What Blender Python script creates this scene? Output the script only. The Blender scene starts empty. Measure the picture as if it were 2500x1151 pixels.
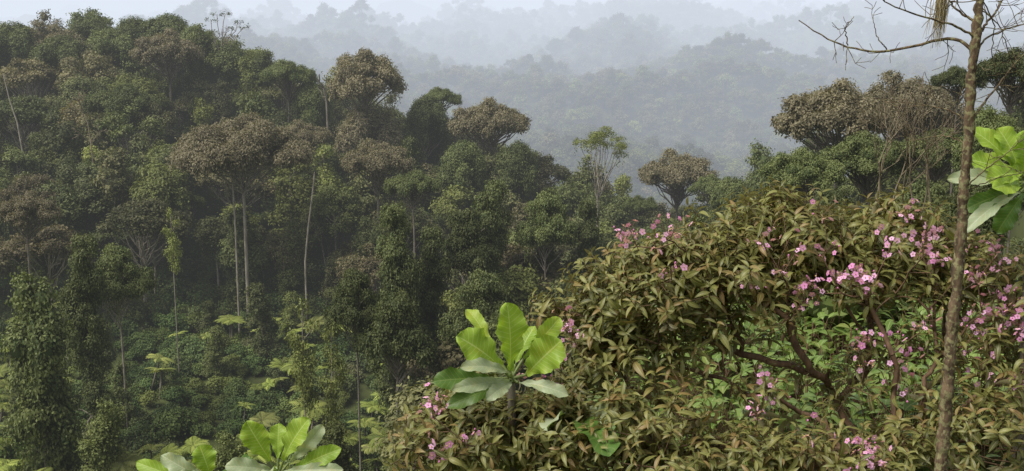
import bpy, math, numpy as np
from mathutils import Vector, Matrix, Euler
rng = np.random.default_rng(11)
scene = bpy.context.scene
FPX = 2500*35/36.0
PITCH = math.radians(8)
cp, sp = math.cos(PITCH), math.sin(PITCH)

def place(u, v, y):
    """survey sight-line (bearing/elevation read from the photo) resolved at a real distance y into world metres"""
    a = (u-1250)/FPX; b = (575.5-v)/FPX
    c = cp+b*sp
    return np.array([a/c*y, y, (-sp+b*cp)/c*y])

# ------------------------------------------------------------------ noise + terrain
def _h(ix, iy, s):
    h = (ix*374761393 + iy*668265263 + s*69069) & 0xffffffff
    h = ((h ^ (h >> 13))*1274126177) & 0xffffffff
    h = h ^ (h >> 16)
    return (h & 0xffff)/65535.0
def vnoise(x, y, s=0):
    x = np.asarray(x, float); y = np.asarray(y, float)
    ix = np.floor(x).astype(np.int64); iy = np.floor(y).astype(np.int64)
    fx = x-ix; fy = y-iy
    fx = fx*fx*(3-2*fx); fy = fy*fy*(3-2*fy)
    a = _h(ix, iy, s); b = _h(ix+1, iy, s); c = _h(ix, iy+1, s); d = _h(ix+1, iy+1, s)
    return (a*(1-fx)+b*fx)*(1-fy)+(c*(1-fx)+d*fx)*fy
def fbm(x, y, s=0, o=4):
    r = 0; a = .5; n = 0
    for i in range(o):
        r = r+a*vnoise(x*2**i, y*2**i, s+i*17); n += a; a *= .5
    return r/n
def ridged(x, y, s=0, o=3):
    r = 0; a = .5; n = 0
    for i in range(o):
        r = r+a*(1-np.abs(2*vnoise(x*2**i, y*2**i, s+i*31)-1)); n += a; a *= .5
    return r/n
def sstep(t):
    t = np.clip(t, 0, 1); return t*t*(3-2*t)

XS = [-260,-160,-113,-66,-41,-20,4,24,40,50,60,100,200]
ZC = [10,4,1,0,-13,-19,-28,-36,-26,-18,-13,-5,5]
YC = [230,225,220,215,205,200,190,186,150,135,118,110,110]
def crest(x):
    return np.interp(x, XS, ZC), np.interp(x, XS, YC)
def ground(x, y):
    x = np.asarray(x, float); y = np.asarray(y, float)
    zc, yc = crest(x)
    zlow = np.interp(x, [-60, -20, 10, 40], [-42, -40, -38, -34])
    s = np.clip((y-90)/(yc-90), 0, 1)
    A = zlow+(zc-zlow)*s**1.6
    nr = np.where(y < 8, -1.7-.34*np.maximum(y, 0), -4.4-.0*y)
    nr = np.where(y > 20, -4.4-.62*(y-20), nr)
    nl = -1.7-.62*np.maximum(y, 0)
    m = sstep((x-.6)/2.2)
    N = nl*(1-m)+nr*m + np.maximum(-y, 0)*.2
    near = np.maximum(N, A)
    yw = y+(fbm(x/420, y/420, 5, 2)-.5)*.30*y
    Fp = np.interp(yw, [250,340,500,650,800,940,1100,1350,1600,2100,2700,3600,6500],
                       [-100,-88,-62,-44,-18,2,0,46,30,120,100,245,300])
    k = np.clip(y-260, 0, 2200)
    Fp = Fp + (ridged(x/300+3.1, y/420, 9)-.55)*k*.085 + (ridged((x+.5*y)/110, (y-.3*x)/190, 21, 2)-.5)*np.minimum(k*.10, 60)
    D = zc-.45*(y-yc)
    far = np.maximum(D, Fp)
    z = np.where(y > yc, far, near)
    bump = (fbm(x/14, y/14, 3, 3)-.5)*np.where(y < 25, .3, np.clip((y-25)/20, .1, 1)*5)
    return z+bump

# ------------------------------------------------------------------ mesh builder
class MB:
    def __init__(s): s.V=[]; s.F=[]; s.M=[]; s.A=[]; s.n=0
    def add(s, V, F, mat=0, attr=None):
        V = np.asarray(V, float).reshape(-1,3); F = np.asarray(F, int).reshape(-1,4)
        if attr is None: attr = np.tile([.5,0,0], (len(V),1))
        s.V.append(V); s.F.append(F+s.n); s.M.append(np.full(len(F), mat)); s.A.append(attr); s.n += len(V)
    def mesh(s, name, mats, smooth=True):
        V = np.concatenate(s.V); F = np.concatenate(s.F); M = np.concatenate(s.M); A = np.concatenate(s.A)
        me = bpy.data.meshes.new(name)
        me.vertices.add(len(V)); me.vertices.foreach_set('co', V.astype(np.float32).ravel())
        me.loops.add(len(F)*4); me.loops.foreach_set('vertex_index', F.astype(np.int32).ravel())
        me.polygons.add(len(F))
        me.polygons.foreach_set('loop_start', (np.arange(len(F))*4).astype(np.int32))
        me.polygons.foreach_set('material_index', M.astype(np.int32))
        me.polygons.foreach_set('use_smooth', np.full(len(F), smooth))
        at = me.attributes.new('lf', 'FLOAT_VECTOR', 'POINT'); at.data.foreach_set('vector', A.astype(np.float32).ravel())
        for m in mats: me.materials.append(m)
        me.update(calc_edges=True); me.validate()
        return me
def nrm(v): return v/np.maximum(np.linalg.norm(v, axis=-1, keepdims=True), 1e-9)
def tube(mb, pts, rad, sides=6, mat=1, tone=.5):
    pts = np.asarray(pts, float); n = len(pts); rad = np.broadcast_to(rad, (n,))
    t = nrm(np.gradient(pts, axis=0))
    ref = np.array([.31,.95,.05]) if abs(t[0,2]) > .5 else np.array([0,0,1.])
    u = nrm(np.cross(t, ref)); w = np.cross(t, u)
    an = np.arange(sides)/sides*2*math.pi
    V = pts[:,None]+rad[:,None,None]*(u[:,None]*np.cos(an)[None,:,None]+w[:,None]*np.sin(an)[None,:,None])
    i = np.arange(n-1)[:,None]*sides; j = np.arange(sides)[None]; k = (j+1)%sides
    F = np.stack([i+j, i+k, i+sides+k, i+sides+j], -1).reshape(-1,4)
    mb.add(V.reshape(-1,3), F, mat, np.tile([tone,0,0], (n*sides,1)))
def cards(mb, P, N, L, W, mat=0, tone=None, T=None):
    n = len(P); N = nrm(N)
    R = rng.normal(size=(n,3)) if T is None else T
    t = nrm(R-N*(R*N).sum(1, keepdims=True)); b = np.cross(N, t)
    L = np.broadcast_to(L, (n,))[:,None]; W = np.broadcast_to(W, (n,))[:,None]
    V = np.stack([P-t*L/2, P+b*W/2-t*L*.08, P+t*L/2-N*L*.12, P-b*W/2-t*L*.08], 1).reshape(-1,3)
    F = np.arange(n*4).reshape(-1,4)
    if tone is None: tone = rng.uniform(0,1,n)
    A = np.zeros((n*4,3)); A[:,0] = np.repeat(tone, 4)
    mb.add(V, F, mat, A)
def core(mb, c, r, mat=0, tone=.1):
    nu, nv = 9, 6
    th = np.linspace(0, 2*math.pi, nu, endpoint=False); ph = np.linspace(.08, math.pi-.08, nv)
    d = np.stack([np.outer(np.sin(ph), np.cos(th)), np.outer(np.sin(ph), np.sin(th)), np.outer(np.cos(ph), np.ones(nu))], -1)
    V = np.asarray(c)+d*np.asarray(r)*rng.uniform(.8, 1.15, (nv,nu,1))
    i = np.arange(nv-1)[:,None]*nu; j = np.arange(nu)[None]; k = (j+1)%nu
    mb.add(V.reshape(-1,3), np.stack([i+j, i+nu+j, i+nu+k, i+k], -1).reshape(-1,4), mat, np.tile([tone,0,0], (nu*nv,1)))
def foliage(mb, c, r, ncl, nlf, L, up=.25, sig=.9, tonec=.5, asp=.55):
    r = np.asarray(r)
    d = rng.normal(size=(ncl,3)); d = nrm(d); d[:,2] += up; d = nrm(d)
    cc = np.asarray(c)+d*r*rng.uniform(.75, 1.12, (ncl,1))
    tc = np.clip(rng.normal(tonec, .26, ncl), 0, 1)
    P = np.repeat(cc, nlf, 0)+rng.normal(size=(ncl*nlf,3))*L*sig*np.array([1,1,.7])
    N = nrm(np.repeat(d, nlf, 0)+rng.normal(size=(ncl*nlf,3))*.45+np.array([0,0,.5]))
    cards(mb, P, N, L*rng.uniform(.7,1.3,len(P)), L*asp*rng.uniform(.8,1.2,len(P)), 0, np.clip(np.repeat(tc, nlf)+rng.normal(size=len(P))*.12, 0, 1))
def curve(a, b, n=6, sag=0, jit=.0):
    t = np.linspace(0,1,n)[:,None]
    p = np.asarray(a)*(1-t)+np.asarray(b)*t
    p = p+np.array([0,0,1.])*sag*(4*t*(1-t))
    p[1:-1] += rng.normal(size=(n-2,3))*jit
    return p
def vines(mb, c, L, n, leaf):
    for i in range(n):
        p = np.asarray(c)+rng.normal(size=3)*np.array([.5,.5,.3])
        m = int(L*8)
        z = -np.linspace(0, L, m)*rng.uniform(.6,1.1)
        P = p+np.stack([np.cumsum(rng.normal(size=m)*.05), np.cumsum(rng.normal(size=m)*.05), z], 1)+rng.normal(size=(m,3))*.16
        N = rng.normal(size=(m,3))*np.array([1,1,.3])
        cards(mb, P, N, leaf*1.1, leaf*.55, 0, np.clip(rng.normal(.4,.2,m),0,1), T=np.tile([0,0,-1.],(m,1))+rng.normal(size=(m,3))*.3)

def tree(kind, H, R, leaf=.42, dens=1.0, nl=None, nv=6, corek=.66, tr=.22, bend=.4, nlf=13, deep=1.5):
    mb = MB()
    off = rng.normal(size=2)*bend
    tp = np.array([[0,0,-deep],[off[0]*.2,off[1]*.2,H*.2],[off[0]*.8,off[1]*.4,H*.45],[off[0],off[1],H*.66],[off[0]*1.1,off[1]*1.3,H*.85]])
    tube(mb, tp, np.linspace(tr, tr*.35, 5), 7)
    L = []
    if kind == 'round':
        for i in range(nl or 18):
            d = nrm(rng.normal(size=3)); d[2] = abs(d[2])*1.2-.45
            lr = R*.34*rng.uniform(.55,1.35)
            L.append((np.array([d[0]*(R-lr*.6), d[1]*(R-lr*.6), H*.70+d[2]*H*.24]), np.array([lr,lr,lr*.75])))
    elif kind == 'umbrella':
        for i in range(nl or 46):
            rho = math.sqrt(rng.uniform(0.0,1))*R; th = rng.uniform(0,6.283)
            lr = R*.17*rng.uniform(.7,1.35)
            L.append((np.array([rho*math.cos(th), rho*math.sin(th), H*.93-(rho/R)**2*R*.38+rng.normal()*.45]), np.array([lr,lr,lr*.55])))
    elif kind == 'column':
        for i in range(nl or 20):
            z = rng.uniform(.16,.95)*H; th = rng.uniform(0,6.283); rr = R*(1.05-.55*(z/H)**2)
            rho = rng.uniform(.2,.8)*rr; lr = R*.38*rng.uniform(.7,1.25)
            L.append((np.array([rho*math.cos(th), rho*math.sin(th), z]), np.array([lr,lr,lr*1.05])))
    elif kind == 'airy':
        for i in range(nl or 24):
            d = nrm(rng.normal(size=3)); d[2] = abs(d[2])*1.3-.55
            rho = rng.uniform(.45,1); lr = R*.2*rng.uniform(.7,1.3)
            L.append((np.array([d[0]*R*rho, d[1]*R*rho, H*.70+d[2]*H*.27*rho]), np.array([lr,lr,lr*.55])))
    elif kind == 'slender':
        for i in range(nl or 22):
            z = rng.uniform(.2,1.0)*H; th = rng.uniform(0,6.283); lr = R*.3*rng.uniform(.6,1.2)
            rho = rng.uniform(.1,1)*R*(.5+.6*abs(math.sin(z/H*9)))*(1.1-.6*z/H)
            L.append((np.array([rho*math.cos(th), rho*math.sin(th), z]), np.array([lr,lr,lr*.8])))
    elif kind == 'tiered':
        for i in range(nl or 74):
            if rng.uniform() < .72:
                d = nrm(rng.normal(size=3)); d[2] = abs(d[2])*1.5-.62
                lr = R*.19*rng.uniform(.7,1.3); q = rng.uniform(.5,1)
                L.append((np.array([d[0]*R*q, d[1]*R*q, H*.80+d[2]*H*.18*q]), np.array([lr,lr,lr*.62])))
            else:
                d = nrm(rng.normal(size=3)); lr = R*.3
                L.append((np.array([d[0]*R*.62, d[1]*R*.62, H*.42+d[2]*H*.17]), np.array([lr,lr,lr])))
    for c, r in L:
        zt = max(H*.18, min(c[2]-math.hypot(c[0], c[1])*.75, H*.8))
        if kind == 'umbrella': zt = H*rng.uniform(.42,.68)
        bx = np.array([np.interp(zt, tp[:,2], tp[:,0]), np.interp(zt, tp[:,2], tp[:,1]), zt])
        tube(mb, curve(bx, c, 6, sag=-.25 if kind=='umbrella' else .2, jit=.12), np.linspace(tr*.42, .035, 6), 5)
        area = (r[0]*r[1])*12
        ncl = max(6, int(area*1.6*dens/(leaf/.42)**2))
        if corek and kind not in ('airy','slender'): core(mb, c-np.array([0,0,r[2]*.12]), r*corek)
        foliage(mb, c, r, ncl, nlf, leaf, up=.5 if kind=='umbrella' else .25, tonec=rng.uniform(.3,.7))
        if nv and rng.uniform() < nv/len(L)*1.0 and kind != 'umbrella': vines(mb, c, rng.uniform(1.5,5), 5, leaf*.8)
    return mb

def shrubmound(R, H, leaf, n=9, nlf=12):
    mb = MB()
    for i in range(n):
        th = rng.uniform(0,6.283); rho = rng.uniform(0,.75)*R
        lr = R*.42*rng.uniform(.7,1.2)
        c = np.array([rho*math.cos(th), rho*math.sin(th), max(.15,H*(.75-.6*(rho/R)**2)-lr*.4)])
        r = np.array([lr,lr,lr*.85])
        tube(mb, curve([0,0,-.6], c, 4, .1, .05), [.05,.04,.03,.02], 4)
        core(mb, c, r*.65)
        foliage(mb, c, r, 24, nlf, leaf, up=.4, sig=.8, tonec=rng.uniform(.3,.7))
    return mb
def treefern(H, nf, FL):
    mb = MB()
    tube(mb, [[0,0,-3.5],[.05,0,H*.5],[0,.05,H]], [.13,.11,.12], 6)
    for i in range(nf):
        th = i/nf*6.283+rng.normal()*.15; el = rng.uniform(.25,.75); L = FL*rng.uniform(.8,1.15)
        n = 13; t = np.linspace(0,1,n)
        r = L*(t*.95); z = H+L*(math.sin(el)*t-(.35+.3*el)*t**2)
        c = np.stack([r*math.cos(th), r*math.sin(th), z], 1)
        side = np.array([-math.sin(th), math.cos(th), 0])
        tube(mb, c[::3], .02, 3, mat=0)
        w = FL*.32*np.sin(np.pi*np.clip(t*.92+.06,0,1))**.7
        tn = nrm(np.gradient(c, axis=0))
        for sgn in (-1,1):
            P = c+side*sgn*w[:,None]*.5-np.array([0,0,.06])*1
            T = side*sgn+tn*.35+np.array([0,0,-.18])
            N = np.cross(T, tn)*sgn; N = np.where(N[:,2:3]<0, -N, N)
            cards(mb, P[1:], N[1:], w[1:]*1.15, L/n*1.35, 0, np.full(n-1, rng.uniform(.0,1)), T=T[1:])
    return mb
def bare(mb, p, d, L, r, depth, spread=.5, up=.15, mat=1, sides=4, rmin=.004):
    n = 5; pts = [np.array(p, float)]; dd = nrm(np.array(d, float))
    for i in range(n-1):
        dd = nrm(dd+rng.normal(size=3)*.13+np.array([0,0,up*.3])); pts.append(pts[-1]+dd*L/(n-1))
    tube(mb, pts, np.linspace(r, max(rmin, r*.6), n), sides, mat)
    if depth > 0:
        for k in range(rng.integers(2,4)):
            q = pts[rng.integers(2,n)]
            bare(mb, q, nrm(dd+rng.normal(size=3)*spread+np.array([0,0,up])), L*rng.uniform(.55,.85), max(rmin, r*.58), depth-1, spread, up, mat, sides, rmin)
    return pts[-1]

# ------------------------------------------------------------------ materials
def newmat(name):
    m = bpy.data.materials.new(name); m.use_nodes = True
    nt = m.node_tree; nt.nodes.clear()
    return m, nt
def nd(nt, t, **k):
    n = nt.nodes.new(t)
    for a, b in k.items(): setattr(n, a, b)
    return n
def mix(nt, fac, a, b, blend='MIX'):
    n = nd(nt, 'ShaderNodeMix', data_type='RGBA', blend_type=blend)
    for s, v in ((0,fac),(6,a),(7,b)):
        if isinstance(v, bpy.types.NodeSocket): nt.links.new(v, n.inputs[s])
        else: n.inputs[s].default_value = v if s == 0 else (*v, 1)
    return n.outputs[2]
def mth(nt, op, a, b=0.0, c=None, clamp=False):
    n = nd(nt, 'ShaderNodeMath', operation=op); n.use_clamp = clamp
    for i, v in enumerate((a,b,c)):
        if v is None: continue
        if isinstance(v, bpy.types.NodeSocket): nt.links.new(v, n.inputs[i])
        else: n.inputs[i].default_value = v
    return n.outputs[0]
def lfattr(nt):
    a = nd(nt, 'ShaderNodeAttribute', attribute_type='GEOMETRY', attribute_name='lf')
    s = nd(nt, 'ShaderNodeSeparateXYZ'); nt.links.new(a.outputs['Vector'], s.inputs[0])
    return s.outputs
def finish_leaf(nt, col, transl=.25, rough=.55, spec=.25):
    o = nd(nt, 'ShaderNodeOutputMaterial')
    p = nd(nt, 'ShaderNodeBsdfPrincipled'); p.inputs['Roughness'].default_value = rough
    p.inputs['Specular IOR Level'].default_value = spec
    nt.links.new(col, p.inputs['Base Color'])
    t = nd(nt, 'ShaderNodeBsdfTranslucent')
    tc = mix(nt, 1.0, col, (1.25,1.3,.6), 'MULTIPLY'); nt.links.new(tc, t.inputs[0])
    ms = nd(nt, 'ShaderNodeMixShader'); ms.inputs[0].default_value = transl
    nt.links.new(p.outputs[0], ms.inputs[1]); nt.links.new(t.outputs[0], ms.inputs[2])
    nt.links.new(ms.outputs[0], o.inputs[0])
def leafmat(name, cA, cB, brown=(.185,.155,.085), yel=(.21,.225,.06), transl=.22, vary=.8):
    m, nt = newmat(name); s = lfattr(nt)
    col = mix(nt, s[0], cA, cB)
    ti = nd(nt, 'ShaderNodeAttribute', attribute_type='INSTANCER', attribute_name='tint')
    col = mix(nt, mth(nt,'MULTIPLY', ti.outputs['Fac'], 1.0, clamp=True), col, mix(nt, s[0], tuple(b*.55 for b in brown), tuple(b*1.35 for b in brown)))
    col = mix(nt, mth(nt,'MULTIPLY', ti.outputs['Fac'], -1.0, clamp=True), col, yel)
    oi = nd(nt, 'ShaderNodeObjectInfo')
    br = mth(nt, 'MULTIPLY_ADD', oi.outputs['Random'], vary, 1-vary/2)
    g = nd(nt, 'ShaderNodeCombineColor')
    for i in range(3): nt.links.new(br, g.inputs[i])
    col = mix(nt, 1.0, col, g.outputs[0], 'MULTIPLY')
    finish_leaf(nt, col, transl, .6, .15)
    return m
def barkmat(name, c1, c2, scale=6, moss=None, bump=.3):
    m, nt = newmat(name)
    tc = nd(nt, 'ShaderNodeTexCoord')
    mp = nd(nt, 'ShaderNodeMapping'); mp.inputs['Scale'].default_value = (scale, scale, scale*.35); nt.links.new(tc.outputs['Object'], mp.inputs[0])
    n = nd(nt, 'ShaderNodeTexNoise'); n.inputs['Detail'].default_value = 8; n.inputs['Scale'].default_value = 1; nt.links.new(mp.outputs[0], n.inputs[0])
    r = nd(nt, 'ShaderNodeMapRange'); r.inputs[1].default_value = .35; r.inputs[2].default_value = .65; nt.links.new(n.outputs['Fac'], r.inputs[0])
    col = mix(nt, r.outputs[0], c1, c2)
    if moss:
        n2 = nd(nt, 'ShaderNodeTexNoise'); n2.inputs['Scale'].default_value = scale*1.3; n2.inputs['Detail'].default_value = 5; nt.links.new(tc.outputs['Object'], n2.inputs[0])
        r2 = nd(nt, 'ShaderNodeMapRange'); r2.inputs[1].default_value = .5; r2.inputs[2].default_value = .6; nt.links.new(n2.outputs['Fac'], r2.inputs[0])
        col = mix(nt, r2.outputs[0], col, moss)
    p = nd(nt, 'ShaderNodeBsdfPrincipled'); p.inputs['Roughness'].default_value = .85; p.inputs['Specular IOR Level'].default_value = .2
    nt.links.new(col, p.inputs['Base Color'])
    bm = nd(nt, 'ShaderNodeBump'); bm.inputs['Strength'].default_value = bump; bm.inputs['Distance'].default_value = .02; nt.links.new(n.outputs['Fac'], bm.inputs['Height']); nt.links.new(bm.outputs[0], p.inputs['Normal'])
    o = nd(nt, 'ShaderNodeOutputMaterial'); nt.links.new(p.outputs[0], o.inputs[0])
    return m

M_leaf = leafmat('canopy_leaves', (.056,.076,.026), (.165,.185,.068))
M_brown = leafmat('brown_canopy_leaves', (.115,.100,.058), (.27,.235,.145), vary=.3)
M_yel = leafmat('pale_green_leaves', (.11,.135,.035), (.24,.26,.075))
M_shr = leafmat('undergrowth_leaves', (.046,.082,.026), (.13,.185,.056))
M_fern = leafmat('fern_fronds', (.17,.23,.05), (.42,.47,.11), transl=.3)
M_bark = barkmat('tree_bark', (.10,.085,.065), (.22,.19,.15), 2)
M_pale = barkmat('pale_bark', (.18,.155,.12), (.36,.32,.26), 3)
M_twig = barkmat('twig_bark', (.12,.095,.06), (.26,.21,.14), 3)
M_red = barkmat('shrub_bark', (.08,.048,.030), (.19,.12,.07), 20)
M_trunk = barkmat('lichen_bark', (.045,.032,.020), (.16,.11,.065), 26, moss=(.22,.20,.10), bump=1.0)

def nearleaf(name, cA, cB, old, rib, under, ribw=.12, spec=.4, transl=.25, veins=0, oldr=(.72,.95), ribk=.7, vk=.45):
    m, nt = newmat(name); s = lfattr(nt)
    oi = nd(nt, 'ShaderNodeObjectInfo')
    col = mix(nt, s[0], cA, cB)
    h = mth(nt, 'FRACT', mth(nt, 'MULTIPLY_ADD', s[0], 17.31, oi.outputs['Random']))
    r = nd(nt, 'ShaderNodeMapRange'); r.inputs[1].default_value = oldr[0]; r.inputs[2].default_value = oldr[1]; nt.links.new(h, r.inputs[0])
    col = mix(nt, mth(nt,'MULTIPLY',r.outputs[0],.85), col, old)
    ab = mth(nt, 'ABSOLUTE', s[1])
    rm = mth(nt, 'LESS_THAN', ab, ribw)
    col = mix(nt, mth(nt,'MULTIPLY',rm,ribk), col, rib)
    if veins:
        w = mth(nt, 'SINE', mth(nt, 'MULTIPLY', mth(nt, 'SUBTRACT', s[2], mth(nt,'MULTIPLY',ab,.12)), veins*6.283))
        vm = nd(nt, 'ShaderNodeMapRange'); vm.inputs[1].default_value = .8; vm.inputs[2].default_value = 1; nt.links.new(w, vm.inputs[0])
        col = mix(nt, mth(nt,'MULTIPLY',vm.outputs[0],vk), col, rib)
        tc = nd(nt, 'ShaderNodeTexCoord'); n = nd(nt, 'ShaderNodeTexNoise'); n.inputs['Scale'].default_value = 9; n.inputs['Detail'].default_value = 6; nt.links.new(tc.outputs['Object'], n.inputs[0])
        mr = nd(nt, 'ShaderNodeMapRange'); mr.inputs[1].default_value = .52; mr.inputs[2].default_value = .75; nt.links.new(n.outputs['Fac'], mr.inputs[0])
        col = mix(nt, mth(nt,'MULTIPLY',mr.outputs[0],.6), col, mix(nt, 1.0, col, (1.25,1.0,.7), 'MULTIPLY'))
    ge = nd(nt, 'ShaderNodeNewGeometry')
    col = mix(nt, ge.outputs['Backfacing'], col, under)
    finish_leaf(nt, col, transl, .45, spec)
    return m
M_sleaf = nearleaf('shrub_leaves', (.085,.092,.024), (.225,.225,.065), (.26,.155,.06), (.35,.33,.13), (.235,.21,.11), spec=.35, transl=.25, oldr=(.70,.97))
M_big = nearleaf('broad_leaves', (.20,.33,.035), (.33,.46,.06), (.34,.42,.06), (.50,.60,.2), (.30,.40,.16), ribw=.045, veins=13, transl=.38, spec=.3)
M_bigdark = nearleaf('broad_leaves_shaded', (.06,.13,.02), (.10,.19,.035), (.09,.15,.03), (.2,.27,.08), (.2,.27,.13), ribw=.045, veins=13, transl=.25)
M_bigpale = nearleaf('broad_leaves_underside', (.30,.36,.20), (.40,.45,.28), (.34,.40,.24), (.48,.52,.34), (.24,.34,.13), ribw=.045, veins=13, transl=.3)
M_herb = nearleaf('herb_leaves', (.10,.17,.03), (.21,.30,.07), (.19,.22,.05), (.32,.37,.15), (.2,.25,.1), transl=.3)
def simple(name, col, transl=0, rough=.6):
    m, nt = newmat(name)
    c = nd(nt, 'ShaderNodeTexNoise'); c.inputs['Scale'].default_value = 30
    o = mix(nt, c.outputs['Fac'], tuple(x*.8 for x in col), tuple(min(1,x*1.2) for x in col))
    finish_leaf(nt, o, transl, rough, .2); return m
m, nt = newmat('pink_petals'); s = lfattr(nt)
c = mix(nt, s[0], (.74,.27,.57), (.92,.56,.82)); finish_leaf(nt, c, .3, .5, .2); M_petal = m
M_stamen = simple('stamens', (.75,.6,.2)); M_lichen = simple('beard_lichen', (.5,.42,.26), .3, .9)

m, nt = newmat('forest_floor')
tc = nd(nt, 'ShaderNodeTexCoord'); n = nd(nt, 'ShaderNodeTexNoise'); n.inputs['Scale'].default_value = .5; n.inputs['Detail'].default_value = 10; nt.links.new(tc.outputs['Object'], n.inputs[0])
n2 = nd(nt, 'ShaderNodeTexNoise'); n2.inputs['Scale'].default_value = 9; n2.inputs['Detail'].default_value = 6; nt.links.new(tc.outputs['Object'], n2.inputs[0])
c = mix(nt, n.outputs['Fac'], (.03,.05,.014), (.10,.13,.035)); c = mix(nt, n2.outputs['Fac'], c, (.07,.07,.03))
p = nd(nt, 'ShaderNodeBsdfPrincipled'); p.inputs['Roughness'].default_value = .95; p.inputs['Specular IOR Level'].default_value = .1; nt.links.new(c, p.inputs['Base Color'])
o = nd(nt, 'ShaderNodeOutputMaterial'); nt.links.new(p.outputs[0], o.inputs[0]); M_ground = m

# ------------------------------------------------------------------ terrain sheet
ys = np.concatenate([np.linspace(-60, 0, 12), np.linspace(1, 30, 50), np.linspace(32, 300, 130), np.geomspace(306, 9000, 220)])
ts = np.linspace(-1, 1, 260)
Y, T = np.meshgrid(ys, ts, indexing='ij')
T3 = np.sign(T)*np.abs(T)**1.5
X = T3*(110+np.maximum(Y,0)*.95)
Z = ground(X, Y)
mb = MB(); nr, nc = X.shape
i = np.arange(nr-1)[:,None]*nc; j = np.arange(nc-1)[None]
mb.add(np.stack([X,Y,Z], -1).reshape(-1,3), np.stack([i+j, i+j+1, i+nc+j+1, i+nc+j], -1).reshape(-1,4))
ob = bpy.data.objects.new('hills_terrain', mb.mesh('hills_terrain', [M_ground])); scene.collection.objects.link(ob)

# ------------------------------------------------------------------ instancing
def collect(name, meshes):
    col = bpy.data.collections.new(name)
    for k, me in enumerate(meshes):
        o = bpy.data.objects.new('%s_%s' % (name, 'abcdefghijklmnopqrstuv'[k]), me); col.objects.link(o)
    return col
def scatter(name, P, R, S, I, TT, col, parent=None, realize=False):
    me = bpy.data.meshes.new(name); n = len(P)
    me.vertices.add(n); me.vertices.foreach_set('co', np.asarray(P, np.float32).ravel())
    for nm, ty, key, d in (('rot','FLOAT_VECTOR','vector',R), ('scl','FLOAT_VECTOR','vector',S), ('tint','FLOAT','value',TT)):
        a = me.attributes.new(nm, ty, 'POINT'); a.data.foreach_set(key, np.asarray(d, np.float32).ravel())
    a = me.attributes.new('idx', 'INT', 'POINT'); a.data.foreach_set('value', np.asarray(I, np.int32).ravel())
    ob = bpy.data.objects.new(name, me); scene.collection.objects.link(ob)
    if parent: ob.parent = parent
    g = bpy.data.node_groups.new(name, 'GeometryNodeTree')
    g.interface.new_socket('Geometry', in_out='INPUT', socket_type='NodeSocketGeometry')
    g.interface.new_socket('Geometry', in_out='OUTPUT', socket_type='NodeSocketGeometry')
    N = g.nodes; gi = N.new('NodeGroupInput'); go = N.new('NodeGroupOutput')
    ip = N.new('GeometryNodeInstanceOnPoints'); ci = N.new('GeometryNodeCollectionInfo')
    ci.inputs['Collection'].default_value = col; ci.inputs['Separate Children'].default_value = True; ci.inputs['Reset Children'].default_value = True
    def na(nm, ty):
        x = N.new('GeometryNodeInputNamedAttribute'); x.data_type = ty; x.inputs['Name'].default_value = nm
        return x.outputs[0]
    e = N.new('FunctionNodeEulerToRotation'); g.links.new(na('rot','FLOAT_VECTOR'), e.inputs[0])
    g.links.new(gi.outputs[0], ip.inputs['Points']); g.links.new(ci.outputs[0], ip.inputs['Instance'])
    ip.inputs['Pick Instance'].default_value = True
    g.links.new(na('idx','INT'), ip.inputs['Instance Index']); g.links.new(e.outputs[0], ip.inputs['Rotation'])
    g.links.new(na('scl','FLOAT_VECTOR'), ip.inputs['Scale'])
    out = ip.outputs[0]
    if realize:
        rz = N.new('GeometryNodeRealizeInstances'); g.links.new(out, rz.inputs[0]); out = rz.outputs[0]
    g.links.new(out, go.inputs[0])
    md = ob.modifiers.new('scatter', 'NODES'); md.node_group = g
    return ob
def jgrid(x0, x1, y0, y1, s):
    gx, gy = np.meshgrid(np.arange(x0, x1, s), np.arange(y0, y1, s))
    gx = gx.ravel()+rng.uniform(-.5,.5,gx.size)*s; gy = gy.ravel()+rng.uniform(-.5,.5,gy.size)*s
    return gx, gy
def sets(x, y, smin, smax, nidx, zoff=-.3, tilt=.06, idx=None, tint=None, zs=(.85,1.2)):
    n = len(x)
    P = np.stack([x, y, ground(x,y)+zoff], 1)
    R = np.stack([rng.normal(size=n)*tilt, rng.normal(size=n)*tilt, rng.uniform(0,6.283,n)], 1)
    s = rng.uniform(smin, smax, n)
    S = np.stack([s, s, s*rng.uniform(*zs, n)], 1)
    I = rng.integers(0, nidx, n) if idx is None else idx
    T = np.clip(rng.normal(.12,.4,n), -.6, .9) if tint is None else tint
    return P, R, S, I, T

near_meshes = [
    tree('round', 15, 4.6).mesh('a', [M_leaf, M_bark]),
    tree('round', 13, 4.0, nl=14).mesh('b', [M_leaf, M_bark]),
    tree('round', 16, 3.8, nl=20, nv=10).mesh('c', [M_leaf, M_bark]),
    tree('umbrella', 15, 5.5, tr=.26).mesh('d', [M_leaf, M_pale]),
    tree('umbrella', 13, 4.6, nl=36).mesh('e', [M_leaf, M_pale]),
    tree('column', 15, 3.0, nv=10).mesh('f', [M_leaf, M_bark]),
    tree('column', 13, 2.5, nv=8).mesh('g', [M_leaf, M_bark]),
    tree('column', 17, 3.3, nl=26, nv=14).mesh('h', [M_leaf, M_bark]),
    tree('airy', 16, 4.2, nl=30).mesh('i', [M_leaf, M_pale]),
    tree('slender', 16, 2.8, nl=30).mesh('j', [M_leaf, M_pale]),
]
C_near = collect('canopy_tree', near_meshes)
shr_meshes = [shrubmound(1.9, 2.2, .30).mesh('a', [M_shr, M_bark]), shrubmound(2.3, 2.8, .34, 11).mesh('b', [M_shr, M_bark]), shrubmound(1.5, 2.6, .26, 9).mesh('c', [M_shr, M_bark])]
C_shr = collect('understory_bush', shr_meshes)
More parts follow.
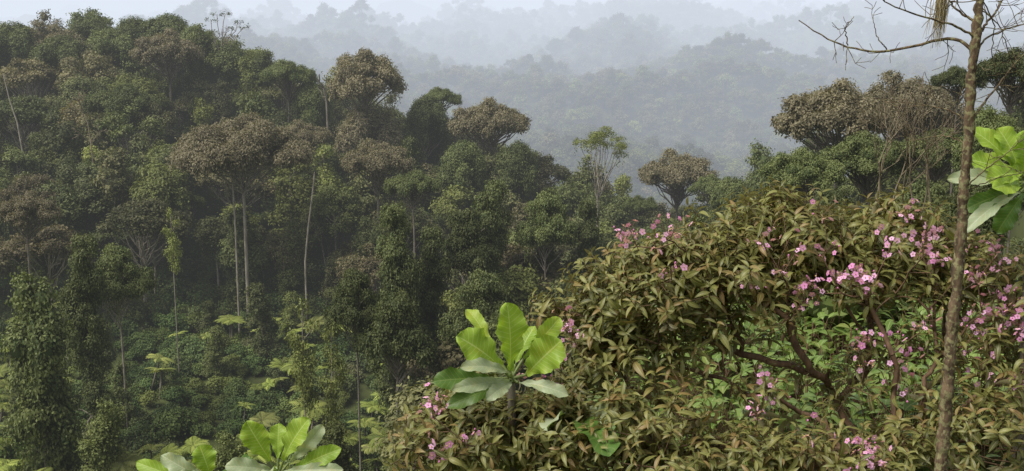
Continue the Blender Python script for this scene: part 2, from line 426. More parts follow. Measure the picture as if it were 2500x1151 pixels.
C_fern = collect('tree_fern', [treefern(1.6, 12, 1.8).mesh('a', [M_fern, M_bark]), treefern(2.2, 10, 2.1).mesh('b', [M_fern, M_bark]), treefern(1.0, 11, 1.5).mesh('c', [M_fern, M_bark])])
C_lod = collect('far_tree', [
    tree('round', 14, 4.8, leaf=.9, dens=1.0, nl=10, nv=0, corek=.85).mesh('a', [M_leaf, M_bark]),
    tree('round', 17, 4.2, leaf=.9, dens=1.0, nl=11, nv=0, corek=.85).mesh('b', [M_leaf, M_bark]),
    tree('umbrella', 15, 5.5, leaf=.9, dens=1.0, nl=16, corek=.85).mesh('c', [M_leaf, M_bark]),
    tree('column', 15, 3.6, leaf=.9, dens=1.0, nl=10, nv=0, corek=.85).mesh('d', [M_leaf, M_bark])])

x, y = jgrid(-210, 130, 60, 255, 5.6)
zc, yc = crest(x)
open_l = (x < -8) & (y < 140+6*np.sin(x/9.0)) & (y > 60)
keep = (y < yc+25) & (np.abs(x) < y*.7+25)
pr = np.where(open_l, .17, .93)
pr = np.where((x > -12) & (y < 90), .7, pr)
keep &= rng.uniform(size=len(x)) < pr
x, y = x[keep], y[keep]; ol = open_l[keep]
idx = rng.choice(10, len(x), p=[.11,.10,.12,.14,.13,.11,.07,.10,.08,.04])
idx[ol] = rng.choice([5,6,7,9,1], ol.sum(), p=[.3,.3,.15,.17,.08])
P,R,S,I,T = sets(x, y, .70, 1.28, 10, idx=idx, tint=np.clip(rng.normal(.02,.45,len(x)),-.8,.8))
edge = np.clip((y-150)/60, 0, 1); T = np.clip(T+edge*.12+(idx==3)*.45+(idx==4)*.3, -.8, .95)
S[ol] *= .56
T[ol] = rng.uniform(-.4,.2,ol.sum())
near_right = (x > 5) & (y < 110)
S[near_right] *= .72
scatter('hillside_forest', P,R,S,I,T, C_near)
x, y = jgrid(-200, 120, 42, 240, 2.8)
zc, yc = crest(x); k = (y < yc+6) & (np.abs(x) < y*.62+10)
x, y = x[k], y[k]
P,R,S,I,T = sets(x, y, .8, 1.5, 3, tint=np.clip(rng.normal(-.1,.3,len(x)),-.7,.6), tilt=.2)
S[(x < -8) & (y < 138)] *= .82
scatter('understory_bushes', P,R,S,I,T, C_shr)
x, y = jgrid(-75, 0, 80, 137, 2.5)
d = fbm(x/9, y/9, 40, 2)
k = (d > .47) & (rng.uniform(size=len(x)) < .52) & (x < -12-(y-95)*.05)
x, y = x[k], y[k]
P,R,S,I,T = sets(x, y, .55, 1.25, 3, zoff=2.3, tilt=.25, tint=rng.uniform(-.2,.5,len(x)))
scatter('tree_ferns', P,R,S,I,T, C_fern)
PP=[]
for (y0,y1,s,sc) in ((330,1100,8.6,1.05),(1100,2000,14,1.45),(2000,3000,21,2.0)):
    x, y = jgrid(-y1*.72, y1*.72, y0, y1, s)
    k = (x < y*.56+30) & (x > -.36*y-30)
    zc, yc = crest(x); k &= y > yc+60
    x, y = x[k], y[k]
    P,R,S,I,T = sets(x, y, .6*sc, 1.35*sc, 4, zoff=-3, idx=rng.choice(4, len(x), p=[.35,.25,.15,.25]), tint=np.clip(rng.normal(.15,.5,len(x)),-.9,.9))
    PP.append((P,R,S,I,T))
scatter('distant_forest', *[np.concatenate([q[i] for q in PP]) for i in range(5)], C_lod)

# ------------------------------------------------------------------ individual trees (trunks run down to the slope)
def hero(name, me, H, R, u, vt, y, wpx, zr=(.85,1.3)):
    t = place(u, vt, y); g = float(ground(t[0], t[1]))-.3
    o = bpy.data.objects.new(name, me); scene.collection.objects.link(o)
    s = wpx/FPX*y/2/R
    sz = min(max((t[2]-g)/H, zr[0]*s), zr[1]*s)
    o.location = (t[0], t[1], t[2]-H*sz); o.scale = (s, s, sz)
    o.rotation_euler = (0,0, rng.uniform(0,6.28))
    return o
DP = 26
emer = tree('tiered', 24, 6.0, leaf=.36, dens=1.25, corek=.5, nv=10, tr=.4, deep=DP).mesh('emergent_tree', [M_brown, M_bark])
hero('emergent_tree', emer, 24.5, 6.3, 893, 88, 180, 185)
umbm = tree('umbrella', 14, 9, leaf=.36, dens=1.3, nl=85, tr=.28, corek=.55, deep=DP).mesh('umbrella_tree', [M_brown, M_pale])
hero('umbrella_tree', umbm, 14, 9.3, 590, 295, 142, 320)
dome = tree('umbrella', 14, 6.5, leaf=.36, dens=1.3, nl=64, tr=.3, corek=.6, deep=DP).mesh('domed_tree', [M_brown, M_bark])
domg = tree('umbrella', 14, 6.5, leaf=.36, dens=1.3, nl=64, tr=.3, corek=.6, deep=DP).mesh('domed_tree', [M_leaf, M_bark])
for a in ((1200,250,176,185,0),(1075,216,196,95,1),(2050,212,112,280,0),(2215,190,122,260,0),(2480,125,90,200,1),(1655,376,165,185,0),(410,82,196,160,0),(60,478,128,150,0),(120,60,210,170,0),(700,150,190,130,1),(2340,165,104,120,1),(1560,480,158,90,1),(1740,430,150,110,1),(1960,370,96,200,1),(2120,330,98,220,1),(2290,320,92,200,1),(920,350,150,170,0),(1010,420,140,130,1),(300,210,178,170,1),(740,300,165,130,0)):
    hero('domed_tree', dome if a[4]==0 else domg, 14.2, 6.9, *a[:4])
rnd = tree('round', 15, 4.6, leaf=.34, dens=1.3, nl=24, nv=14, deep=DP).mesh('vine_covered_tree', [M_leaf, M_bark])
rnd2 = tree('column', 15, 3.0, leaf=.34, dens=1.3, nl=30, nv=20, deep=DP).mesh('vine_covered_tree', [M_leaf, M_bark])
for a in ((1040,222,188,110,0),(640,120,200,90,1),(760,180,190,100,0),(580,120,205,80,1),(270,60,205,130,0),(150,75,200,140,0),(480,50,208,110,0),(400,22,212,150,0),(330,30,210,120,0),(30,40,205,140,0),(220,30,212,120,0),(1130,330,165,110,0),(1260,330,168,120,0),(1860,345,140,100,1),(1790,420,130,110,0),(2420,240,82,160,0),(80,660,96,170,1),(1000,330,165,90,1),(2260,420,84,170,0),(2400,400,70,170,0),(2050,440,84,170,0),(2480,300,80,170,0),(1900,450,90,150,0)):
    hero('vine_covered_tree', rnd if a[4]==0 else rnd2, 15.3, 4.8 if a[4]==0 else 3.1, *a[:4], zr=(.9,1.6))
sl = tree('slender', 17, 3.4, leaf=.30, dens=1.6, nl=44, tr=.17, deep=DP).mesh('slender_tree', [M_leaf, M_bark])
ai = tree('airy', 16, 4.4, leaf=.30, dens=1.6, nl=46, tr=.18, deep=DP).mesh('open_crowned_tree', [M_leaf, M_pale])
for a in ((965,515,104,150,0),(870,610,98,150,1),(1050,570,108,130,0),(1150,462,112,150,1),(1205,455,118,130,0),(1335,425,118,140,1),(1340,470,122,100,0),(285,548,112,150,1),(200,590,106,140,0),(960,650,96,190,1),(1180,600,100,200,1),(1440,500,120,110,0),(1560,520,105,130,1),(1700,540,95,140,0)):
    hero('slender_tree' if a[4]==0 else 'open_crowned_tree', sl if a[4]==0 else ai, 17.2 if a[4]==0 else 16.3, 3.5 if a[4]==0 else 4.6, *a[:4], zr=(.8,1.6))
def sapling():
    mb = MB(); b = rng.normal(size=2)*.3
    tube(mb, [[0,0,-6],[b[0]*.4,b[1]*.4,3],[b[0],b[1],6],[b[0]*.7,b[1]*.7,9]], [.09,.075,.05,.03], 5)
    for i in range(20):
        z = rng.uniform(3.8,9.3); th = rng.uniform(0,6.28); rho = rng.uniform(.2,1.2)*(1.3-abs(z-7)/4)
        c = np.array([b[0]+rho*math.cos(th), b[1]+rho*math.sin(th), z]); tube(mb, curve([b[0],b[1],z-.6], c, 4), .025, 4)
        foliage(mb, c, [.5,.5,.4], 9, 12, .24, tonec=.6)
    return mb
sapm = [sapling().mesh('sapling', [M_yel, M_pale]), sapling().mesh('sapling', [M_yel, M_pale])]
for k, a in enumerate(((740,735,102,90),(815,795,96,80),(418,510,125,50),(800,365,160,90))):
    hero('sapling', sapm[k%2], 9.4, 1.6, *a, zr=(.6,1.8))
def polytrunk(name, pts, y, r0, r1, mat=M_pale, depth=0):
    mb = MB(); w = [place(u,v,y+k*.3) for k,(u,v) in enumerate(pts)]
    g = w[0].copy(); g[2] = min(g[2], float(ground(g[0],g[1])))-.5
    P = np.array([g]+w); tube(mb, P, np.linspace(r0, r1, len(P)), 6, 0)
    if depth:
        for k in range(4): bare(mb, P[-1-(k%2)], nrm(np.array([rng.normal()*.7, rng.normal()*.5, 1])), 2.2, r1*.8, depth, .55, .1, 0, 4, .03)
    o = bpy.data.objects.new(name, mb.mesh(name, [mat])); scene.collection.objects.link(o)
polytrunk('dead_trunk', [(55,370),(42,300),(22,240),(8,180)], 168, .16, .08)
polytrunk('dead_trunk', [(745,640),(752,560),(762,480),(768,420)], 138, .17, .1, M_pale)
polytrunk('dead_trunk', [(575,560),(570,480),(566,420)], 139, .17, .1, M_pale)
polytrunk('dead_tree', [(228,400),(222,350),(214,300)], 160, .14, .09, M_twig, 3)
polytrunk('dead_tree', [(800,310),(797,250),(790,215)], 175, .25, .15, M_bark, 1)
polytrunk('dead_tree', [(535,150),(540,115)], 205, .25, .15, M_twig, 3)
mb = MB(); b = place(1462, 490, 150); gz = float(ground(b[0], b[1]))
tube(mb, [[b[0],b[1],gz-.5],[b[0]-.2,b[1],b[2]]], [.25,.2], 6)
for k in range(15):
    a = rng.uniform(-1,1); top = place(1465+a*56+rng.normal()*6, 316+36*abs(a)**1.5+rng.uniform(0,34), 150+rng.normal()*2.5)
    tube(mb, curve(b+np.array([-.2,0,0]), top, 7, 0, .18), np.linspace(.09,.03,7), 4)
    foliage(mb, top, [1.15,1.15,.5], 24, 12, .26, up=.5, tonec=.6)
    if k < 10: vines(mb, top, 3.5, 1, .2)
o = bpy.data.objects.new('fan_branched_tree', mb.mesh('fan_branched_tree', [M_yel, M_pale])); scene.collection.objects.link(o)
mb = MB(); b = place(535, 140, 204); gz = float(ground(b[0], b[1]))
tube(mb, [[b[0],b[1],gz],b], [.3,.2], 6)
for (u,v) in ((515,50),(530,38),(550,35),(560,70),(580,55),(596,66),(520,80),(572,90)):
    t = place(u, v, 204+rng.normal()*2); tube(mb, curve(b, t, 6, -.5, .25), np.linspace(.15,.06,6), 4)
    foliage(mb, t, [1.1,1.1,.35], 8, 10, .32, up=.4)
o = bpy.data.objects.new('tufted_tree', mb.mesh('tufted_tree', [M_leaf, M_pale])); scene.collection.objects.link(o)

# ------------------------------------------------------------------ foreground flowering shrub
def leafstrip(mb, base, d, up, L, W, droop=.5, rows=6, cols=3, fold=.25, prof='ell', wav=0, mat=0, tone=.5):
    d = nrm(np.asarray(d, float)); up = np.asarray(up, float); up = nrm(up-d*np.dot(up,d)); side = np.cross(d, up)
    t = np.linspace(0,1,rows)
    ang = droop*t
    dirs = np.cos(ang)[:,None]*d - np.sin(ang)[:,None]*up
    ups = np.sin(ang)[:,None]*d + np.cos(ang)[:,None]*up
    c = np.asarray(base)+np.concatenate([[np.zeros(3)], np.cumsum(dirs[:-1]*L/(rows-1), 0)])
    if prof == 'ell': w = np.sin(np.pi*np.clip(t,0,1)**.85)**.9*(1-.25*t)
    else:
        w = np.maximum(np.sin(np.pi*np.clip(t,0,1)**1.5)**.62, 0)*(.55+.45*t)+.07*(1-t)
    w = np.maximum(w, .03)*W/2
    if wav: w = w*(1+.06*np.sin(t*31+tone*30)+.04*np.sin(t*67+tone*50))
    q = np.linspace(-1,1,cols)
    V = c[:,None]+side*(q[None,:,None]*w[:,None,None])+ups[:,None]*(np.abs(q)[None,:,None]*w[:,None,None]*fold)
    if wav: V = V+ups[:,None]*(np.sin(t*20+tone*20)[:,None,None]*(np.abs(q)**2)[None,:,None]*wav*W*np.sign(q+.01)[None,:,None])
    i = np.arange(rows-1)[:,None]*cols; j = np.arange(cols-1)[None]
    F = np.stack([i+j, i+cols+j, i+cols+j+1, i+j+1], -1).reshape(-1,4)[:, ::-1]
    A = np.zeros((rows,cols,3)); A[...,0]=tone; A[...,1]=q[None]; A[...,2]=t[:,None]
    mb.add(V.reshape(-1,3), F, mat, A.reshape(-1,3))
def sprig(np_=4, Ls=.14):
    mb = MB(); h = .10
    tube(mb, [[0,0,-.03],[.003,0,h*.5],[0,.003,h]], [.0035,.003,.002], 4)
    for k in range(np_):
        z = h*(k/(np_-1)); th0 = k*1.57+rng.normal()*.25
        for q in (0,math.pi):
            th = th0+q+rng.normal()*.2; el = -.15+.75*(k/(np_-1))+rng.normal()*.15
            d = [math.cos(th)*math.cos(el), math.sin(th)*math.cos(el), math.sin(el)]
            L = Ls*rng.uniform(.7,1.2)*(1-.25*(k/(np_-1)))
            leafstrip(mb, [0,0,z], d, [0,0,1], L, L*rng.uniform(.28,.36), droop=rng.uniform(.6,1.6), rows=6, cols=3, fold=.35, tone=rng.uniform(0,1))
    return mb
C_sprig = collect('leaf_sprig', [sprig(rng.integers(3,6)).mesh('s', [M_sleaf, M_red]) for k in range(18)])
def panicle(nf):
    mb = MB()
    tube(mb, [[0,0,-.05],[0,0,.12]], .003, 4)
    for k in range(nf):
        c = np.array([rng.normal()*.055, rng.normal()*.055, rng.uniform(.0,.2)]); tube(mb, [[0,0,c[2]*.5],c], .0018, 3)
        if rng.uniform() < .2:
            core(mb, c, [.007,.007,.01], 0, .1); continue
        n = nrm(np.array([rng.normal()*.8, rng.normal()*.8-.3, .4])); a = nrm(np.cross(n, rng.normal(size=3))); b = np.cross(n, a)
        tone = rng.uniform(.1,1); r = rng.uniform(.022,.031)
        for q in range(5):
            th = q*1.2566; d = a*math.cos(th)+b*math.sin(th); e = -a*math.sin(th)+b*math.cos(th)
            V = [c, c+d*r*.65+e*r*.44+n*r*.2, c+d*r*1.05+n*r*.12, c+d*r*.65-e*r*.44+n*r*.2]
            mb.add(V, [[0,1,2,3]], 0, np.tile([tone,0,0],(4,1)))
        tube(mb, [c, c+n*.01], .004, 4, 2)
    return mb
C_pan = collect('flower_cluster', [panicle(n).mesh('p', [M_petal, M_red, M_stamen]) for n in (8,11,14,6)])

def quat_dir(d, yaw):
    q = Vector(d).to_track_quat('Z','Y'); return (q @ Euler((0,0,yaw)).to_quaternion()).to_euler()
blobs = [
 (1590,700,8.8,.55,.6,.28,120),(1480,800,8.8,.33,.5,.30,65),(1720,670,9.1,.6,.7,.30,125),(1880,590,9.3,.52,.7,.34,150),(1800,735,8.8,.5,.5,.18,45),
 (2050,620,9.4,.6,.7,.30,135),(2200,600,9.5,.5,.7,.32,110),(2330,660,9.2,.4,.6,.34,70),(2080,700,8.9,.6,.5,.18,50),(2430,740,8.9,.35,.6,.4,50),
 (1080,1090,7.9,.28,.5,.24,65),(1200,1060,8.0,.4,.5,.26,85),(1330,1060,8.2,.42,.5,.26,85),(1450,1090,7.9,.45,.5,.28,80),(1580,1030,8.0,.4,.5,.28,45),
 (1640,1140,7.7,.45,.5,.17,48),(1820,1140,7.8,.45,.5,.19,46),(2020,1140,7.7,.5,.5,.19,46),(2200,1120,7.9,.4,.5,.22,34),(2420,1080,7.9,.45,.5,.35,48),
 (1580,880,8.7,.42,.5,.26,38),(1700,830,8.8,.4,.4,.2,18),(1950,960,8.6,.6,.6,.22,22),(2250,900,8.6,.5,.6,.3,22),(2440,900,8.5,.35,.6,.35,38),(1440,900,8.6,.25,.4,.25,28),(1340,765,8.8,.16,.2,.09,14),(1400,970,8.3,.2,.2,.14,16),
 (1890,500,9.3,.16,.2,.1,12),(2190,515,9.4,.16,.2,.08,10),(1620,610,8.9,.2,.2,.08,12),(2010,545,9.3,.12,.2,.07,7)]
tips=[]; outs=[]
for (u,v,y,rx,ry,rz,n) in blobs:
    c = place(u,v,y)
    d = nrm(rng.normal(size=(n,3))); d[:,2] += .25; d = nrm(d)
    q = rng.uniform(.35,1.4,(n,1))**.6
    tips.append(c+d*q*np.array([rx,ry,rz])); outs.append(d)
tips = np.concatenate(tips); outs = np.concatenate(outs)
fl = [(1555,585),(1600,592),(1628,568),(1640,665),(1870,590),(1945,598),(2015,520),(2010,612),(1850,690),(1965,712),(1962,738),(2040,675),(2080,670),(2130,700),(2170,600),(2260,555),(2255,610),(2285,600),(2275,650),(2220,520),(2380,590),(2430,612),(2440,640),(2390,690),(2365,775),(2400,750),(2420,740),(2445,760),(2470,740),(2490,780),(2440,790),(2480,810),(2350,860),(2390,910),(2470,920),(2100,850),(2112,880),(2180,850),(2192,885),(2200,950),(1895,960),(1870,925),(1850,1010),(1975,1050),(2110,1085),(2140,1120),(2090,1140),(1390,795),(1395,820),(1370,890),(1300,890),(1270,910),(1350,940),(1058,1000),(1078,985),(1140,1070),(1070,1105),(2260,785),(2010,700),(1527,592),(1640,560),(1910,655),(2400,800),(2490,750),(2380,800),(1380,780),(2130,1100),(2480,935)]
ftips = np.array([place(u,v,8.3 if v < 980 else 7.4) for (u,v) in fl]) + np.array([0,0,-.06])
roots = [np.array([1.0,8.6,-4.7]), np.array([1.9,9.0,-4.5]), np.array([2.6,9.3,-4.45]), np.array([3.4,9.2,-4.45]), np.array([4.1,9.3,-4.45]), np.array([-.1,8.3,-5.2])]
for r in roots: r[2] = float(ground(r[0], r[1]))-.15
allt = np.concatenate([tips, ftips])
nodes = np.zeros((40000,3)); plen = np.zeros(40000); par = -np.ones(40000,int); nn = 0
for r in roots:
    nodes[nn] = r; nn += 1
dist = np.min([np.linalg.norm(allt-r,axis=1) for r in roots],0)+rng.normal(size=len(allt))*.15
chains=[]; enddir = np.zeros_like(allt)
for ti in np.argsort(dist):
    t = allt[ti]; dv = t-nodes[:nn]; dl = np.linalg.norm(dv,axis=1)
    cost = dl+.34*plen[:nn]+ np.where(dv[:,2] < -.05, .4, 0)
    a = int(np.argmin(cost)); L = dl[a]; k = max(1, int(L/.13))
    ch=[a]; st = nodes[a].copy(); side = rng.normal(size=3)*L*.08
    for q in range(1,k+1):
        f = q/k
        p = st*(1-f)+t*f+side*math.sin(f*3.14)+(rng.normal(size=3)*.016 if q<k else 0)
        nodes[nn] = p; par[nn] = ch[-1]; plen[nn] = plen[ch[-1]]+L/k; ch.append(nn); nn += 1
    chains.append(ch); enddir[ti] = nrm(t-nodes[ch[-2]])
cnt = np.zeros(nn)
for ch in chains: cnt[ch[-1]] += 1
for i_ in range(nn-1, len(roots)-1, -1):
    if par[i_] >= 0: cnt[par[i_]] += cnt[i_]
rad = np.minimum(.0036*np.maximum(cnt,1)**.43, .034)
mb = MB()
for ch in chains:
    pts = nodes[ch]; rr = rad[ch].copy(); rr[0] = min(rr[0], rr[1]*1.15)
    tube(mb, pts, rr, 5 if rr[0] > .01 else 4, 0)
shrub = bpy.data.objects.new('flowering_shrub', mb.mesh('flowering_shrub', [M_red])); scene.collection.objects.link(shrub)
SP=[]; SR=[]
for ti in range(len(tips)):
    d = nrm(outs[ti]*.7+enddir[ti]*.5+np.array([0,0,.6])+rng.normal(size=3)*.25)
    SP.append(tips[ti]); SR.append(quat_dir(d, rng.uniform(0,6.28)))
    for q in range(1 if rng.uniform()<.75 else 0):
        off = rng.normal(size=3)*.08; d2 = nrm(d+rng.normal(size=3)*.5)
        SP.append(tips[ti]+off-enddir[ti]*.05); SR.append(quat_dir(d2, rng.uniform(0,6.28)))
n = len(SP); sc = rng.uniform(.8,1.3,n)
scatter('leaves', SP, SR, np.stack([sc]*3,1), rng.integers(0,18,n), np.zeros(n), C_sprig, shrub, True)
n = len(ftips); sc = rng.uniform(.75,1.2,n)
scatter('flowers', ftips, [quat_dir(nrm(np.array([rng.normal()*.3,-.4+rng.normal()*.3,1])), rng.uniform(0,6.28)) for _ in range(n)], np.stack([sc]*3,1), rng.integers(0,4,n), np.zeros(n), C_pan, shrub, True)

def herb(nl):
    mb = MB()
    for k in range(nl):
        th = rng.uniform(0,6.28); h = rng.uniform(.1,.55); r = rng.uniform(.02,.35); p = np.array([r*math.cos(th), r*math.sin(th), h])
        tube(mb, [[0,0,0],p], .005, 3)
        el = rng.uniform(-.2,.8)
        leafstrip(mb, p, [math.cos(th)*math.cos(el), math.sin(th)*math.cos(el), math.sin(el)], [0,0,1], rng.uniform(.12,.24), rng.uniform(.07,.12), droop=.9, rows=5, cols=3, fold=.2, tone=rng.uniform())
    return mb
C_herb = collect('herb', [herb(22).mesh('h',[M_herb,M_red]) for _ in range(6)])
x, y = jgrid(.3, 12, 9.8, 21, .36)
k = (x > 1.4+ (y-10)*.05) & (x < .62*y)
x, y = x[k], y[k]
P,R,S,I,T = sets(x, y, .7, 1.5, 6, zoff=0, tilt=.15, tint=np.zeros(len(x)))
P[:,2] += fbm(x/1.5, y/1.5, 77, 2)*.8-.2
scatter('herb_undergrowth', P,R,S,I,T, C_herb, None, True)
mbb = [shrubmound(.9, 1.2, .11, 10, 26).mesh('bb', [M_shr, M_red]), shrubmound(1.1, 1.5, .12, 12, 26).mesh('bb', [M_shr, M_red])]
C_bb = collect('hill_bush', mbb)
x, y = jgrid(-14, 26, 13, 44, 1.6)
k = (((x > 1.5) & (y > 17)) | ((y > 16) & (x > -.35*y))) & (x < .6*y)
x, y = x[k], y[k]
P,R,S,I,T = sets(x, y, .8, 1.5, 2, tint=rng.uniform(-.3,.5,len(x)))
scatter('hill_bushes', P,R,S,I,T, C_bb)

# ------------------------------------------------------------------ broad-leaved plants
def bigplant(name, heart, y, leaves, k=1.0):
    mb = MB(); h = place(heart[0], heart[1], y)
    gz = float(ground(h[0], h[1]))
    tube(mb, [[h[0]+.1,h[1]+.1,gz-.2],[h[0]+.05,h[1],(gz+h[2])/2],h], [.05,.042,.035], 8, 4)
    for (bu,bv,tu,tv,dy,w,mat,droop) in leaves:
        tu = bu+(tu-bu)*k; tv = bv+(tv-bv)*k
        b = place(bu,bv,y+dy*.3); t = place(tu,tv,y+dy); d = t-b; L = np.linalg.norm(d)
        up = np.array([rng.normal()*.5, -1.0, .6])
        dd = nrm(d); u2 = nrm(up-dd*np.dot(up,dd))
        dd2 = nrm(dd*math.cos(droop/2)+u2*math.sin(droop/2))
        tube(mb, [h, b], [.016,.012], 5, 3)
        leafstrip(mb, b, dd2, u2, L*1.08, w*1.22/FPX*y, droop=droop, rows=36, cols=11, fold=.28, prof='ob', wav=.08, mat=mat, tone=rng.uniform(.2,.9))
    o = bpy.data.objects.new(name, mb.mesh(name, [M_big, M_bigdark, M_bigpale, M_herb, M_bark])); scene.collection.objects.link(o)
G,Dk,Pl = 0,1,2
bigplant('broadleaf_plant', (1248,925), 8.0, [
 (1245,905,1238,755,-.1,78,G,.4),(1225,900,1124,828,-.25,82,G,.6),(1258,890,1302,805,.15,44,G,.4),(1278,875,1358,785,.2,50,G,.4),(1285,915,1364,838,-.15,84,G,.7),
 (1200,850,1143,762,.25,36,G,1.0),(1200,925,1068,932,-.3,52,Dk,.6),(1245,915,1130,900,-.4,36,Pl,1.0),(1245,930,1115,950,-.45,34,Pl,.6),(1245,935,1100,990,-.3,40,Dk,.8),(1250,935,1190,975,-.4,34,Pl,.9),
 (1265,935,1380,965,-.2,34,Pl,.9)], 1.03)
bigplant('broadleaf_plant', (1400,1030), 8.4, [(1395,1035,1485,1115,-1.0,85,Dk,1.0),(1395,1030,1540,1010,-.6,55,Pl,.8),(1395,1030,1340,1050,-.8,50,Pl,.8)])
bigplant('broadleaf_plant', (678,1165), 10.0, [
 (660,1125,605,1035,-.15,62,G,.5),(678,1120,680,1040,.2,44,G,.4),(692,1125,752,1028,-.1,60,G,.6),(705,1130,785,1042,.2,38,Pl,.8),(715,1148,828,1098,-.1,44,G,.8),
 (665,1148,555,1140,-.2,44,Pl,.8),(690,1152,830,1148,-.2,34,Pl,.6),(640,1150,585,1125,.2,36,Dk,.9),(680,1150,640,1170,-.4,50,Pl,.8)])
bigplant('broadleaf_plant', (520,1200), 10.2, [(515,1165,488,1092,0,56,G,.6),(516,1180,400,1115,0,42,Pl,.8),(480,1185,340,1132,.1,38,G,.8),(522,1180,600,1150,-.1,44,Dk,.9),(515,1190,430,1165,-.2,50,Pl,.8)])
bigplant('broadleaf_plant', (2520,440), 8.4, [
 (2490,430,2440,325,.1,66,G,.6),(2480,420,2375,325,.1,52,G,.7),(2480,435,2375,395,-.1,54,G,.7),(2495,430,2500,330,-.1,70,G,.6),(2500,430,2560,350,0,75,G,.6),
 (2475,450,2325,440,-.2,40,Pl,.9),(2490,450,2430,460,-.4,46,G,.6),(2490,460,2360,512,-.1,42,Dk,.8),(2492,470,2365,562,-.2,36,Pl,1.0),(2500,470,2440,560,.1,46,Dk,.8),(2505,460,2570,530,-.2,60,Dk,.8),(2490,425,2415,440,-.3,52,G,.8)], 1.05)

# ------------------------------------------------------------------ slim lichen-covered tree, right
mb = MB(); Y0 = 6.0
gp = place(2290,1250,Y0); gp[2] = float(ground(gp[0],gp[1]))-.1
tr = [gp]+[place(u,v,Y0) for (u,v) in ((2297,1151),(2306,1040),(2316,920),(2322,820),(2336,700),(2347,560),(2353,450),(2366,330),(2370,200),(2382,100),(2392,0),(2396,-90),(2404,-200))]
tr = np.array(tr)
tt = np.linspace(0,1,len(tr)); t2 = np.linspace(0,1,140)
tr2 = np.stack([np.interp(t2, tt, tr[:,k]) for k in range(3)],1)+rng.normal(size=(140,3))*.0028
rr = np.interp(t2, [0,1], [.041,.022])*rng.uniform(.84,1.18,140)
tube(mb, tr2, rr, 10, 0)
def br(pts, r0, r1, dy=0., twigs=5, tl=.16):
    w = np.array([place(u,v,Y0+dy*k/(len(pts)-1)) for k,(u,v) in enumerate(pts)])
    t = np.linspace(0,1,len(w)); q = np.linspace(0,1,24)
    P = np.stack([np.interp(q, t, w[:,k]) for k in range(3)],1)
    for _ in range(2): P[1:-1] = (P[:-2]+P[1:-1]*2+P[2:])/4
    P[1:-1] += rng.normal(size=(22,3))*.0025
    tube(mb, P, np.linspace(r0, r1, 24), 6, 0)
    for k in range(twigs):
        i_ = rng.integers(5,24); d = nrm(P[min(23,i_+1)]-P[i_-1]+rng.normal(size=3)*.7+np.array([0,0,.25]))
        bare(mb, P[i_], d, tl*rng.uniform(.6,1.3), r1*.9, 1, .5, .1, 0, 4, .0015)
br([(2378,130),(2340,92),(2290,98),(2200,122),(2120,128),(2060,112),(2010,92),(1950,50)], .011,.003, .3, 9, .14)
br([(2070,112),(2062,70),(2085,40)], .004,.0018, 0, 2, .08)
br([(2165,122),(2140,90),(2132,50)], .004,.0018, 0, 2, .08)
br([(2384,95),(2330,62),(2250,40),(2180,18),(2120,-30)], .008,.0025, -.2, 6)
br([(2388,90),(2405,60),(2440,20),(2460,-40)], .010,.003, .2, 5)
br([(2388,60),(2330,20),(2300,-30)], .009,.004, .1, 4)
br([(2374,290),(2420,230),(2460,180),(2510,120)], .008,.0025, .3, 6)
br([(2368,300),(2320,270),(2250,255),(2130,240)], .005,.002, .2, 7,.14)
br([(2355,460),(2400,420),(2450,380),(2510,330)], .005,.002, -.2, 5)
br([(2350,470),(2420,440),(2500,420)], .004,.002, .2, 3)
br([(2380,130),(2410,90),(2490,60),(2540,60)], .007,.0025, .2, 5)
br([(2362,350),(2300,330),(2220,345)], .004,.002, .2, 5,.12)
br([(2392,20),(2440,60),(2470,150),(2500,200)], .004,.002, .2, 5,.12)
br([(2394,-10),(2430,60),(2420,140),(2440,210)], .004,.002, .3, 5,.12)
br([(2335,720),(2380,690),(2440,700)], .005,.002, .2, 3,.1)
for k in range(110):
    a = place(2302+rng.normal()*9, -8+rng.uniform(-25,25), Y0+.05+rng.normal()*.02); L = rng.uniform(.08,.30)
    b = a+np.array([-.02+rng.normal()*.012, rng.normal()*.01, -L]); tube(mb, curve(a,b,4,0,.004), [.002,.0022,.0016,.0008], 3, 1)
o = bpy.data.objects.new('slim_bare_tree', mb.mesh('slim_bare_tree', [M_trunk, M_lichen])); scene.collection.objects.link(o)

mb = MB()
for k in range(7):
    b = place(2130+k*24, 560, 26); b[2] = float(ground(b[0], b[1]))
    top = place(2130+k*24, 520, 26)
    tube(mb, [b, top], [.05,.03], 5, 0)
    bare(mb, top, [rng.normal()*.2,rng.normal()*.2,1], 1.35, .026, 4, .34, .2, 0, 4, .006)
o = bpy.data.objects.new('leafless_thicket', mb.mesh('leafless_thicket', [M_twig])); scene.collection.objects.link(o)

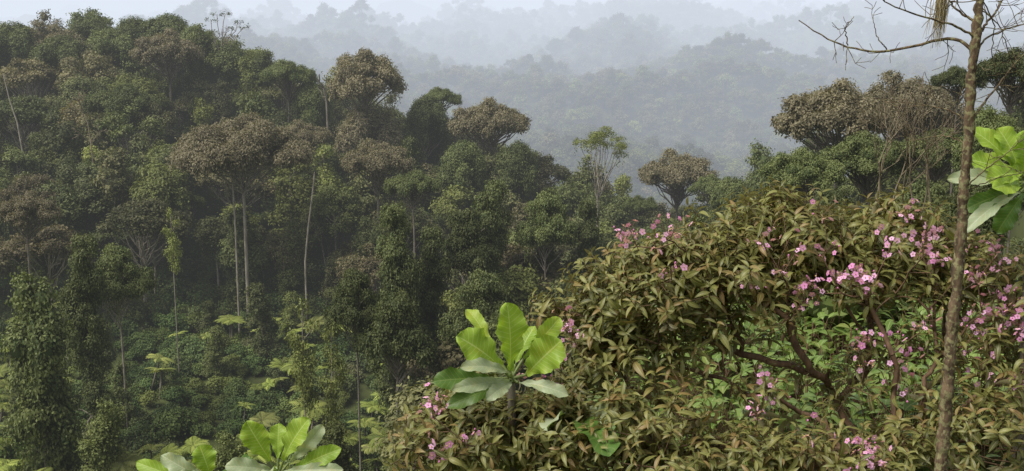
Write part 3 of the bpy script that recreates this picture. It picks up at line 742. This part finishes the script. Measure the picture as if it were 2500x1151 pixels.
# ------------------------------------------------------------------ mist: even absorption plus its own glow in place of scattered light
def fogbox(name, x0,x1,y0,y1,z0,z1, dens, colr):
    bpy.ops.mesh.primitive_cube_add(size=1); o = bpy.context.object; o.name = name
    o.location = ((x0+x1)/2,(y0+y1)/2,(z0+z1)/2); o.scale = (x1-x0,y1-y0,z1-z0)
    m, nt = newmat(name)
    ab = nd(nt,'ShaderNodeVolumeAbsorption'); ab.inputs['Color'].default_value = (0,0,0,1); ab.inputs['Density'].default_value = dens
    em = nd(nt,'ShaderNodeEmission'); em.inputs[0].default_value = (*colr,1); em.inputs[1].default_value = dens
    ad = nd(nt,'ShaderNodeAddShader'); nt.links.new(ab.outputs[0],ad.inputs[0]); nt.links.new(em.outputs[0],ad.inputs[1])
    ou = nd(nt,'ShaderNodeOutputMaterial'); nt.links.new(ad.outputs[0],ou.inputs['Volume'])
    o.data.materials.append(m)
fogbox('thin_mist', -500,500,60,255,-160,60, .00040, (.74,.78,.78))
fogbox('valley_mist', -6000,6000,256,9500,-260,340, .00098, (.76,.83,.95))

# ------------------------------------------------------------------ light, sky, camera
SE, SA = math.radians(56), math.radians(-120)
sd = Vector((math.sin(SA)*math.cos(SE), math.cos(SA)*math.cos(SE), math.sin(SE)))
L = bpy.data.lights.new('sun','SUN'); L.energy = 4.6; L.angle = math.radians(36); L.color = (1,.96,.88)
lo = bpy.data.objects.new('sun', L); scene.collection.objects.link(lo); lo.rotation_euler = (-sd).to_track_quat('-Z','Y').to_euler()
w = bpy.data.worlds.new('World'); scene.world = w; w.use_nodes = True; nt = w.node_tree
bg = nt.nodes['Background']; sk = nt.nodes.new('ShaderNodeTexSky'); sk.sky_type = 'NISHITA'; sk.sun_disc = False
sk.sun_elevation = SE; sk.sun_rotation = SA; sk.dust_density = 5; sk.altitude = 2000
hs = nt.nodes.new('ShaderNodeHueSaturation'); hs.inputs['Saturation'].default_value = .25
nt.links.new(sk.outputs[0], hs.inputs['Color']); nt.links.new(hs.outputs[0], bg.inputs[0]); bg.inputs[1].default_value = .15
cam = bpy.data.cameras.new('camera'); co = bpy.data.objects.new('camera', cam); scene.collection.objects.link(co)
cam.lens = 35; cam.sensor_width = 36; cam.clip_end = 30000; cam.clip_start = .05
co.rotation_euler = (math.radians(90)-PITCH, 0, 0); scene.camera = co
scene.view_settings.view_transform = 'Standard'; scene.view_settings.look = 'None'; scene.view_settings.exposure = 0
